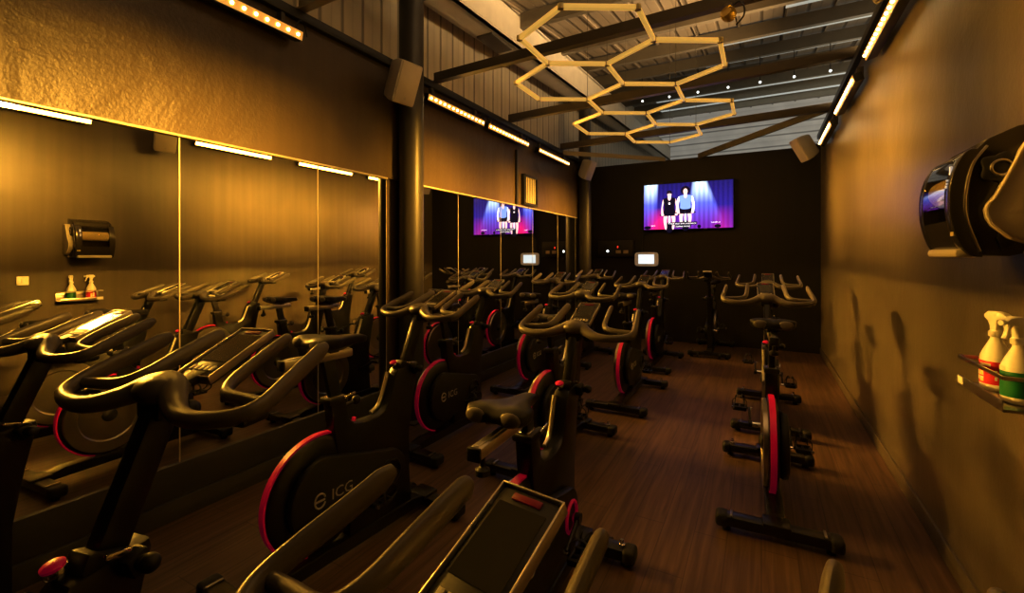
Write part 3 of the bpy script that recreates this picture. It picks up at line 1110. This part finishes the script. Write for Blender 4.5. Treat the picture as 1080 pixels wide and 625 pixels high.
def bottle(loc, rz, lab, kind):
    t = thing('spray_bottle', lab, 'spray bottle', loc, rz, 'cleaning spray bottles on the steel shelf')
    g = G()
    prof = [(.038, 0), (.043, .006), (.044, .02), (.044, .105), (.042, .12), (.034, .14), (.022, .165), (.016, .178), (.0145, .19)]
    g.lathe(prof, Matrix.Diagonal((1.0, .92, 1, 1)), 32); obj('bottle_body', g, M['wbot'], t)
    g = G(); g.lathe([(.0445, .022), (.0448, .024), (.0448, .100), (.0445, .102)], Matrix.Diagonal((1.0, .92, 1, 1)), 32)
    lb = obj('label', g, M['lred'] if kind == 'red' else M['lgrn'], t, 'red label' if kind == 'red' else 'green label')
    def wrap(x, z):
        a = x / .0452 - math.pi / 2
        return Vector((.0452 * math.cos(a), .0452 * .92 * math.sin(a), z))
    def patch(g, xa, xb, za, zb):
        n = 5
        vs = []
        for k in range(n + 1):
            xx = xa + (xb - xa) * k / n
            vs += [wrap(xx, za), wrap(xx, zb)]
        g.add(vs, [[2 * k, 2 * k + 2, 2 * k + 3, 2 * k + 1] for k in range(n)])
    if kind == 'red':
        g = G(); patch(g, -.012, .024, .084, .094)
        for i in range(2):
            for k in range(3):
                if not (i == 1 and k == 2):
                    patch(g, -.034 + i * .020, -.018 + i * .020, .032 + k * .018, .046 + k * .018)
        for k in range(2):
            patch(g, .034, .041, .038 + k * .022, .050 + k * .022)
        obj('label_print', g, M['lwht'], lb)
        g = G(); patch(g, -.012, .000, .050, .066); patch(g, -.012, .002, .028, .040); obj('label_print', g, M['lyel'], lb, 'yellow label print')
    else:
        g = G(); patch(g, -.068, .068, .103, .117); obj('label_header', g, M['lwht'], lb)
        def put(s, x, z, size, mm, nm):
            vs, fs = text_geo(s, size, 0, 'LEFT')
            g = G(); g.add([wrap(x + v.x, z + v.y) * 1.006 for v in vs], fs)
            for v in g.v: pass
            obj(nm, g, mm, lb)
        put('BioHygiene', -.050, .110, .013, M['blk_m'], 'label_lettering')
        put('MultiPurpose Sanitiser', -.050, .088, .0095, M['lwht'], 'label_lettering')
        put('4  750ml', -.046, .040, .010, M['lwht'], 'label_lettering')
        g = G(); patch(g, -.026, -.012, .028, .036); obj('label_print', g, M['lyel'], lb)
    g = G(); g.lathe([(.0165, .186), (.0185, .188), (.0185, .205), (.0165, .208), (.012, .21)], None, 24)
    for k in range(20):
        a = 2 * math.pi * k / 20
        g.box((.0187 * math.cos(a), .0187 * math.sin(a), .196), (.0025, .0025, .016), rot=(0, 0, a))
    obj('collar', g, M['wbot'], t)
    # trigger head pointing along +x
    g = G()
    pf = [(-.034, .262), (-.020, .274), (.010, .276), (.036, .272), (.050, .262), (.050, .252), (.030, .250), (.016, .244), (.013, .222), (.012, .208), (-.012, .208), (-.013, .225), (-.020, .240), (-.034, .252)]
    g.prism(pf, -.012, .012, .004, axis='y'); hd = obj('trigger_head', g, M['wbot'], t)
    g = G(); g.cyl((.048, 0, .257), (.060, 0, .257), .009, 12); obj('nozzle', g, M['wbot'], hd)
    g = G(); g.tube(smooth_path([(.026, 0, .252), (.036, 0, .238), (.040, 0, .222), (.048, 0, .205)]), .0065, 8, sq=(1, 1.3)); obj('trigger', g, M['wbot'], hd)
    return t
bottle((NR - .075, 2.225, 1.031), R(-68), 'white spray bottle with a red printed label, farther along shelf', 'red')
bottle((NR - .078, 2.055, 1.031), R(-150), 'white spray bottle with a green label at the shelf front', 'green')

t = thing('light_switch', 'white square light switch on right wall, seen in the mirror', 'switch', (NR, 1.70, 1.26))
g = G(); g.box((-.005, 0, 0), (.01, .09, .09), .003); obj('plate', g, M['plate'], t)
g = G(); g.box((-.012, 0, 0), (.006, .025, .045), .002); obj('rocker', g, M['plate'], t)


# --------------------------------------------------------------------------
# spin bike; local x right, y forward, z up; bar centre near y .46, z 1.17
# --------------------------------------------------------------------------
FH = Vector((0, -.16, .385))     # flywheel hub
CK = Vector((0, .20, .36))       # crank axle

def build_bike():
    r = bpy.data.objects.new('spin_bike', None)
    r.empty_display_size = .2
    COL.objects.link(r)
    # --- base
    g = G(); g.prism([(-.52, .05), (.53, .05), (.53, .085), (.42, .115), (-.40, .115), (-.52, .085)], -.045, .045, .008)
    base = obj('base_beam', g, M['blk'], r)
    for k in range(2):
        g = G(); g.box((.012 - k * .022, .28, .1165), (.010, .085, .003)); obj('sticker', g, M['sticker'], base)
    for y, front in ((.53, 1), (-.52, 0)):
        g = G(); g.box((0, y, .058), (.50, .085, .058), .016)
        g.box((0, y, .09), (.13, .11, .022), .006)
        st = obj('stabilizer', g, M['blk'], r)
        for s in (-1, 1):
            g = G(); g.box((s * .262, y, .056), (.065, .096, .070), .020, seg=3); obj('end_cap', g, M['rub'], st)
            g = G(); g.cyl((s * .24, y, .0), (s * .24, y, .03), .022, 14); obj('levelling_foot', g, M['rub'], st)
            g = G()
            if front:
                g.cyl((s * .225, y, .085), (s * .225, y, .118), .009, 10); g.lathe([(.016, .088), (.016, .098), (.010, .101)], Matrix.Translation((s * .225, y, 0)), 12)
                obj('levelling_bolt', g, M['chrome'], st)
            else:
                g.box((s * .215, y - .002, .090), (.012, .07, .008), .002); obj('cap_badge', g, M['steel_shelf'], st)
        if front:
            for s in (-1, 1):
                g = G(); g.cyl((s * .15 - .012, y + .05, .045), (s * .15 + .012, y + .05, .045), .036, 18); obj('transport_wheel', g, M['rub'], st)
    # --- main frame plate
    out = [(.40, .11), (.385, .30), (.385, .52), (.42, .72), (.455, .865), (.45, .885), (.305, .875), (.285, .855), (.258, .78), (.232, .71),
           (.205, .672), (.16, .655), (.07, .655), (.01, .668), (-.022, .70), (-.040, .79), (-.048, .80), (-.122, .80), (-.125, .79), (-.108, .66),
           (-.090, .55), (-.05, .42), (-.02, .30), (-.02, .11)]
    g = G(); g.prism(out, -.036, .036, .010); obj('frame', g, M['blk'], r)
    # silver strip added to imitate light along the mast's rider-side edge
    g = G()
    e = smooth_path([(-.030, .16, .662), (-.030, .203, .680), (-.030, .228, .715), (-.030, .254, .78), (-.030, .280, .855)], sub=5)
    g.tube(e, .011, 10, sq=(1.1, 1.0)); obj('lit_mast_edge', g, M['alu'], r, 'silver strip imitating the lit mast edge')
    # --- flywheel, guard and drive cover
    Ry = Euler((0, R(90), 0)).to_matrix().to_4x4()
    def fl(x): return Matrix.Translation((x, FH.y, FH.z)) @ Ry
    g = G(); g.lathe([(.05, -.006), (.17, -.004), (.18, -.012), (.252, -.012), (.252, .012), (.18, .012), (.05, .012)], fl(-.042), 56)
    fw = obj('flywheel', g, M['fly'], r)
    g = G(); g.lathe([(.045, -.012), (.045, .0), (.03, .012), (.015, .016)], fl(-.056) @ Matrix.Rotation(math.pi, 4, 'X'), 24); obj('hub_cap', g, M['blk_m'], fw)
    g = G(); g.lathe([(.268, -.022), (.270, -.018), (.270, .012), (.255, .026), (.20, .034), (.05, .036)], fl(-.005), 56)
    gd = obj('flywheel_guard', g, M['blk'], r)
    # red band over the rim, ending in a hook at the front
    band = []
    for k in range(40):
        a = R(255 - (255 - 62) * k / 39)
        band.append(Vector((0, FH.y + .273 * math.cos(a), FH.z + .273 * math.sin(a))))
    yb, zb = band[-1].y, band[-1].z
    band += [Vector((0, yb + .03, zb - .008)), Vector((0, yb + .055, zb + .002)), Vector((0, yb + .066, zb + .026)), Vector((0, yb + .068, zb + .055))]
    g = G()
    rings = []
    for i, p in enumerate(band):
        tn = (band[min(i + 1, len(band) - 1)] - band[max(i - 1, 0)]).normalized()
        nr = Vector((0, tn.z, -tn.y))
        w = .016 if i < 34 else .016 - .006 * min(1, (i - 34) / 8)
        rings.append([p + nr * a_ + Vector((b_ - .006, 0, 0)) for a_, b_ in ((-.006, -w), (.004, -w), (.006, -w * .8), (.006, w * .8), (.004, w), (-.006, w))])
    g.loft(rings); obj('red_trim', g, M['red'], gd, 'red rim trim')
    # drive cover on the right: hull of two circles
    hull = []
    for k in range(21):
        a = R(98 + (262 - 98) * k / 20)
        hull.append((FH.y + .195 * math.cos(a), FH.z + .195 * math.sin(a)))
    for k in range(17):
        a = R(-82 + 170 * k / 16)
        hull.append((CK.y + .115 * math.cos(a), CK.z + .115 * math.sin(a)))
    g = G(); g.prism(hull, .034, .078, .014); cv = obj('drive_cover', g, M['blk_m'], r)
    vs, fs = text_geo('ICG', .072)
    g = G(); g.add([(.0785 + v.z, FH.y + .065 + v.x, FH.z + .005 + v.y) for v in vs], fs); obj('lettering', g, M['white_print'], cv)
    g = G()
    g.tube([(.079, FH.y - .055 + .027 * math.cos(R(20 + 14.5 * k)), FH.z + .005 + .032 * math.sin(R(20 + 14.5 * k))) for k in range(23)], .0045, 6)
    g.bar((.079, FH.y - .08, FH.z + .005), (.079, FH.y - .03, FH.z + .005), .009, .003, up=(1, 0, 0))
    obj('emblem', g, M['white_print'], cv)
    g = G(); g.tube([(.083, CK.y + .064 * math.cos(R(9 * k)), CK.z + .064 * math.sin(R(9 * k))) for k in range(40)], .008, 8, closed=True)
    obj('crank_ring', g, M['blk'], r)
    g = G(); g.cyl(CK + Vector((-.10, 0, 0)), CK + Vector((.115, 0, 0)), .018, 16); obj('axle', g, M['chrome'], r)
    # --- cranks and pedals
    for s, ang in ((1, 200), (-1, 20)):
        a = R(ang)
        end = CK + Vector((s * .115, .17 * math.cos(a), .17 * math.sin(a)))
        g = G(); g.bar(CK + Vector((s * .112, 0, 0)), end, .016, .030, up=(0, -math.sin(a), math.cos(a)), bev=.006)
        g.cyl(CK + Vector((s * .10, 0, 0)), CK + Vector((s * .124, 0, 0)), .024, 16)
        ca = obj('crank_arm', g, M['blk'], r)
        pc = end + Vector((s * .062, 0, 0))
        g = G(); g.cyl(end, end + Vector((s * .11, 0, 0)), .008, 10)
        for dy in (-.042, .042): g.box(pc + Vector((0, dy, 0)), (.085, .016, .026), .004)
        for dx in (-.038, 0, .038): g.box(pc + Vector((dx, 0, 0)), (.012, .084, .020), .003)
        pd = obj('pedal', g, M['blk_m'], ca)
        g = G()
        for dx in (-.03, .03):
            g.tube(smooth_path([pc + Vector((dx, .045, .0)), pc + Vector((dx, .085, .02)), pc + Vector((dx * .8, .085, .055)), pc + Vector((dx * .5, .045, .075)), pc + Vector((dx * .4, .0, .068))], sub=3), .005, 6)
        g.tube(smooth_path([pc + Vector((-.045, -.005, .0)), pc + Vector((-.043, -.005, .05)), pc + Vector((0, -.005, .074)), pc + Vector((.043, -.005, .05)), pc + Vector((.045, -.005, 0))], sub=4), .007, 6, sq=(.4, 1))
        obj('toe_cage', g, M['rub'], ca)
        g = G(); g.box(pc + Vector((s * .043, -.046, .006)), (.018, .012, .02), .003); g.cyl(end - Vector((s * .014, 0, 0)), end + Vector((s * .008, 0, 0)), .009, 10)
        obj('axle_bolt', g, M['chrome'], ca)
    # --- resistance knob and stem clamp at the mast top
    g = G(); g.lathe([(.014, 0), (.016, .01), (.024, .018), (.027, .03), (.024, .04), (.012, .046)], Matrix.Translation((-.014, .315, .872)) @ Matrix.Scale(.8, 4) @ Euler((R(14), 0, 0)).to_matrix().to_4x4(), 20)
    kn = obj('resistance_knob', g, M['chrome'], r)
    g = G(); g.lathe([(.022, 0), (.0265, .004), (.0275, .012), (.020, .018), (.010, .021)], Matrix.Translation((-.014, .306, .900)) @ Matrix.Scale(.72, 4) @ Euler((R(14), 0, 0)).to_matrix().to_4x4(), 20)
    obj('knob_cap', g, M['red'], kn, 'red knob cap')
    g = G(); g.box((.050, .41, .86), (.035, .045, .05), .008, rot=(R(22), 0, 0)); g.cyl((.05, .41, .86), (.085, .41, .865), .016, 14); g.ball((.09, .41, .865), .020, 12)
    obj('stem_clamp', g, M['blk_m'], r)
    g = G(); g.bar((.05, .40, .892), (.052, .35, .905), .014, .012, bev=.004); obj('clamp_lever', g, M['chrome'], r)
    # --- seat
    sl = Vector((0, -.22, 1.0)).normalized()
    g = G(); g.bar((0, -.055, .70), (0, -.125, 1.005), .036, .062, up=(0, 1, 0), bev=.008); sp = obj('seat_post', g, M['blk'], r)
    g = G(); g.box((0, -.086, .805), (.085, .105, .030), .008); obj('seat_collar', g, M['blk_m'], r)
    g = G(); g.box((0, -.090, .822), (.05, .075, .006), .002); g.bar((.045, -.06, .812), (.05, .0, .825), .008, .014, bev=.003); obj('seat_lever', g, M['chrome'], r)
    g = G(); g.cyl((0, -.03, .755), (.0, .035, .765), .010, 12); g.ball((0, .045, .767), .024, 12); obj('seat_knob', g, M['blk_m'], r)
    g = G(); g.box((0, -.17, 1.020), (.044, .36, .040), .008); g.box((0, -.17, 1.0415), (.020, .34, .004), .001)
    sd = obj('seat_slider', g, M['alu'], r)
    g = G(); g.box((0, -.353, 1.020), (.050, .014, .046), .006); obj('slider_end_cap', g, M['blk_m'], sd)
    g = G(); g.lathe([(.012, 0), (.024, .006), (.024, .024), (.014, .03), (.009, .034), (.009, .075)], Matrix.Translation((0, -.30, .93)), 16)
    obj('slider_knob', g, M['blk_m'], sd)
    # saddle: loft of cross-sections from the rear lobes to the nose
    g = G()
    rings = []
    #          y     halfw  top   drop  cleft
    secs = [(-.262, .050, .000, .020, .006), (-.250, .105, .012, .045, .010), (-.215, .122, .016, .058, .012), (-.165, .112, .012, .060, .009), (-.115, .078, .004, .052, .005),
            (-.06, .048, .000, .044, .003), (.00, .036, -.002, .040, .001), (.045, .030, -.006, .036, .0), (.075, .022, -.014, .026, 0), (.083, .008, -.02, .012, 0)]
    for y, w, tp, dr, cl in secs:
        ring = []
        for k in range(24):
            a = 2 * math.pi * k / 24
            ca, sa = math.cos(a), math.sin(a)
            zx = (tp + dr * .28 * (abs(sa) ** .8) - cl * math.exp(-(ca * w / .02) ** 2)) if sa >= 0 else (tp - dr * (abs(sa) ** .6) * (1 if abs(ca) > .35 else .75))
            ring.append(Vector((w * math.copysign(abs(ca) ** .8, ca), y + .02, 1.098 + zx)))
        rings.append(ring)
    g.loft(rings); sa_ = obj('saddle', g, M['sad'], r, smooth=60)
    for s in (-1, 1):
        g = G(); g.ball((s * .066, -.236, 1.098), .030, 16, (1.30, .35, .85)); obj('rear_bumper', g, M['sadg'], sa_, 'grey rear corner of the saddle')
    g = G()
    for s in (-1, 1):
        g.tube(smooth_path([(s * .045, -.20, 1.062), (s * .022, -.14, 1.048), (s * .020, -.05, 1.048), (s * .012, .04, 1.068)]), .0045, 6)
    g.box((0, -.10, 1.046), (.055, .05, .022), .005)
    obj('saddle_rail', g, M['dark_steel'], sa_)
    # --- stem, handlebar, console
    g = G(); g.bar((0, .36, .83), (0, .505, 1.165), .044, .066, up=(0, 1, 0), bev=.009); st = obj('stem', g, M['blk'], r)
    g = G(); g.bar((0, .362, .86), (0, .378, .90), .062, .085, up=(0, 1, 0), bev=.008); obj('stem_sleeve', g, M['blk_m'], r)
    B = Vector((0, .46, 1.175))
    g = G()
    half = [(0, .048, .026), (.035, .036, .020), (.075, .010, .004), (.125, -.016, -.010), (.18, -.024, -.014), (.240, -.012, -.010), (.278, .010, -.003), (.292, .046, .010), (.288, .105, .032), (.280, .17, .055), (.274, .235, .080), (.272, .262, .091)]
    hr = [.036, .033, .027, .0215, .0185, .0170, .0160, .0145, .0130, .0125, .0125, .009]
    inner = [(.280, .050, .008), (.235, .056, .008), (.185, .060, .010), (.152, .074, .016), (.134, .112, .030), (.128, .17, .052), (.123, .24, .078), (.121, .285, .094), (.1205, .300, .099)]
    ir = [.012, .013, .013, .013, .013, .0125, .0125, .012, .008]
    pts = [(-x, y, z) for x, y, z in half[::-1]][:-1] + half
    rr = hr[::-1][:-1] + hr
    hz = [.85, .85, .85, .95, 1.05, 1.1, 1.2, 1.4, 1.7, 1.85, 1.8, 1.3]
    zz = hz[::-1][:-1] + hz
    p, q = smooth_path([B + Vector(a) for a in pts], rr, 5)
    _, q2 = smooth_path([B + Vector(a) for a in pts], [a * b for a, b in zip(rr, zz)], 5)
    g.tube(p, q, 16, rad2=q2)
    for s in (-1, 1):
        pi_ = [B + Vector((s * a[0], a[1], a[2])) for a in inner]
        p, q = smooth_path(pi_, ir, 5)
        _, q2 = smooth_path(pi_, [a * b for a, b in zip(ir, (1.1, 1.1, 1.15, 1.25, 1.4, 1.6, 1.65, 1.6, 1.2))], 5)
        g.tube(p, q, 16, rad2=q2)
    # padded hump in the middle
    g.ball(B + Vector((0, .038, .016)), .046, 18, (1.45, 1.1, .78))
    hb = obj('handlebar', g, M['grip'], r)
    g = G(); g.box(B + Vector((0, .048, -.022)), (.075, .09, .05), .014); g.ball(B + Vector((.06, .06, -.03)), .022, 12); obj('bar_clamp', g, M['blk_m'], hb)
    # end grips under the corners
    for s in (-1, 1):
        g = G(); g.box(B + Vector((s * .262, .03, -.020)), (.05, .07, .020), .009); obj('elbow_block', g, M['rub'], hb)
    cm = Matrix.Translation(B + Vector((0, .225, .064))) @ Euler((R(23), 0, 0)).to_matrix().to_4x4()
    def cbox(g, c, s, bev=0):
        bm = bmesh.new(); bmesh.ops.create_cube(bm, size=1)
        for v in bm.verts: v.co = Vector((v.co.x * s[0], v.co.y * s[1], v.co.z * s[2]))
        if bev: bmesh.ops.bevel(bm, geom=list(bm.edges), offset=bev, segments=2, profile=.5, affect='EDGES')
        g.from_bm(bm, cm @ Matrix.Translation(c))
    g = G(); cbox(g, (0, -.012, 0), (.108, .214, .026), .008); co = obj('console', g, M['blk_m'], r)
    g = G()
    for s in (-1, 1):
        cbox(g, (s * .0550, -.012, .006), (.0035, .215, .022), .001)
        cbox(g, (0, s * .1075 - .012, .006), (.113, .0035, .022), .001)
    obj('console_edge', g, M['silver'], co, 'silver edge of the console')
    g = G(); cbox(g, (0, .004, .0135), (.084, .122, .002)); obj('console_screen', g, M['lcd'], co)
    for k in range(5):
        g = G(); cbox(g, (-.032 + k * .016, -.086, .014), (.011, .018, .004), .001); obj('console_button', g, M['btn'], co)
    g = G(); cbox(g, (0, .079, .014), (.052, .012, .004), .0018); obj('console_light', g, mat('red_console_light', (.17, .004, .02), .35, emit=(1, .0, .06), estr=.012) if 'clight' not in M else M['clight'], co, 'red light strip on the console')
    g = G(); g.bar(B + Vector((0, .055, .012)), B + Vector((0, .19, .04)), .05, .022, bev=.006); obj('console_bracket', g, M['blk_m'], r)
    return r

UPPER = {'stem', 'handlebar', 'console', 'console_bracket'}
SEAT = {'seat_post', 'seat_slider', 'saddle'}

def copy_tree(o, parent=None):
    c = o.copy()
    COL.objects.link(c)
    c.parent = parent
    for ch in o.children:
        copy_tree(ch, c)
    return c

proto = build_bike()

def base_name(n):
    return n.split('.')[0]

def place(first, bx, by, yaw, label, dbar=0.0, dseat=0.0, dslide=0.0, pedal=0):
    """bx, by: point on the floor below the handlebar"""
    o = proto if first else copy_tree(proto)
    yaw = R(yaw)
    off = Vector((0, .46, 0))
    off.rotate(Euler((0, 0, yaw)))
    o.location = (bx - off.x, by - off.y, 0)
    o.rotation_euler = (0, 0, yaw)
    tag(o, label, 'exercise bike', 'indoor spin bikes facing the far wall')
    return o, dbar, dseat, dslide

LIST = [
    # bar x, bar y, yaw, dbar, dseat, dslide, label
    (-1.21, .497, 12, 0, .0, 0, 'big black spin bike in left foreground with gold-lit console screen'),
    (-2.42, .645, 10, -.03, .0, 0, 'leftmost black spin bike, cut off by the left photo edge'),
    (-.340, .385, -8, -.150, .0, 0, 'closest black spin bike, its console with red strip at bottom centre'),
    (.325, .477, -8, -.16, .0, 0, 'black spin bike at bottom right, only a horn tip showing'),
    (-1.785, 2.07, -4, -.01, .0, 0, 'black spin bike against the mirrors, saddle behind the lit console bike'),
    (-.82, 2.13, 2, -.05, -.14, -.16, 'black spin bike in the middle with bright silver seat slider'),
    (-2.26, 3.56, -1, -.02, .0, 0, 'black spin bike with white lettering just right of the near column'),
    (-1.35, 3.66, -2, -.02, -.05, 0, 'black spin bike directly behind the silver slider bike'),
    (.036, 3.76, 2, 0, .0, 0, 'black spin bike seen straight from behind along the right wall'),
    (-1.22, 5.27, 0, -.02, .0, 0, 'black spin bike below the glowing wall tablet, red wheel in the open'),
    (-2.30, 5.25, 0, 0, -.04, 0, 'black spin bike in the mirror row, second past the near column'),
    (-2.27, 6.75, 0, 0.0, .0, 0, 'farthest black spin bike in the mirror row, near the far column'),
    (-1.29, 6.98, 0, 0.0, -.03, 0, 'black spin bike nearest the far wall, behind the tablet bike'),
    (.06, 5.36, 0, .02, .0, 0, 'black spin bike hidden behind the bike along the right wall'),
    (-.68, 7.36, 180, 0.0, .0, 0, 'instructor spin bike in shadow by the far wall, facing the class'),
]
placed = []
for i, (bx, by, yaw, db, ds, dl, lab) in enumerate(LIST):
    o, *_ = place(i == 0, bx, by, yaw, lab)
    placed.append((o, db, ds, dl))
for ch in placed[5][0].children:
    if base_name(ch.name) == 'crank_ring':
        ch.material_slots[0].link = 'OBJECT'
        ch.material_slots[0].material = M['red']
        ch['label'] = 'red ring round the crank axle'
sdir = Vector((0, .145, .335)).normalized()
pdir = Vector((0, -.07, .305)).normalized()
for o, db, ds, dl in placed:
    for ch in o.children:
        n = base_name(ch.name)
        if n in UPPER:
            ch.location = sdir * db / sdir.z
        elif n in SEAT:
            v = pdir * ds / pdir.z
            if n != 'seat_post':
                v = v + Vector((0, dl, 0))
            ch.location = v

# --------------------------------------------------------------------------
# added lamps beyond the room, weak ambient
# --------------------------------------------------------------------------
def lamp(name, kind, loc, rot, energy, col, size=1.0, size_y=None, spread=None):
    la = bpy.data.lights.new(name, kind)
    la.energy = energy
    la.color = col
    if kind == 'AREA':
        la.size = size
        if size_y:
            la.shape = 'RECTANGLE'
            la.size_y = size_y
        if spread:
            la.spread = spread
    o = bpy.data.objects.new(name, la)
    COL.objects.link(o)
    o.location = loc
    o.rotation_euler = rot
    return o
lamp('hall_light', 'AREA', (4.2, 10.5, 3.35), (R(180), 0, 0), 200, (1.0, .85, .62), 6, 9)  # unseen upward lamp added to stand in for the hall's light
# unseen warm lamp added behind the right wall to brighten cladding and roof
lamp('cladding_fill', 'AREA', (NR + .6, 4.2, 3.12), (R(0), R(112), 0), 380, (1, .66, .31), .4, 8, R(80))

w = bpy.data.worlds.new('hall_air')
scene.world = w
w.use_nodes = True
w.node_tree.nodes['Background'].inputs[0].default_value = (1.0, .72, .42, 1)
w.node_tree.nodes['Background'].inputs[1].default_value = .0015

# --------------------------------------------------------------------------
# camera
# --------------------------------------------------------------------------
cd = bpy.data.cameras.new('camera')
cam = bpy.data.objects.new('camera', cd)
COL.objects.link(cam)
cam.location = (0, 0, 1.5)
cam.rotation_euler = (R(90), 0, R(28.72))
cd.sensor_width = 36
cd.lens = 16.0
cd.shift_y = -(312.5 - 270) / 1080
cd.clip_start = .02
scene.camera = cam

scene.view_settings.view_transform = 'Standard'
scene.view_settings.look = 'None'
scene.view_settings.exposure = 0.12
scene.view_settings.gamma = .87
cy = scene.cycles
cy.max_bounces = 8
cy.diffuse_bounces = 4
cy.glossy_bounces = 5
cy.caustics_reflective = True
cy.blur_glossy = 0.0
cy.sample_clamp_indirect = 0.0
cy.use_denoising = True
cy.use_guiding = True
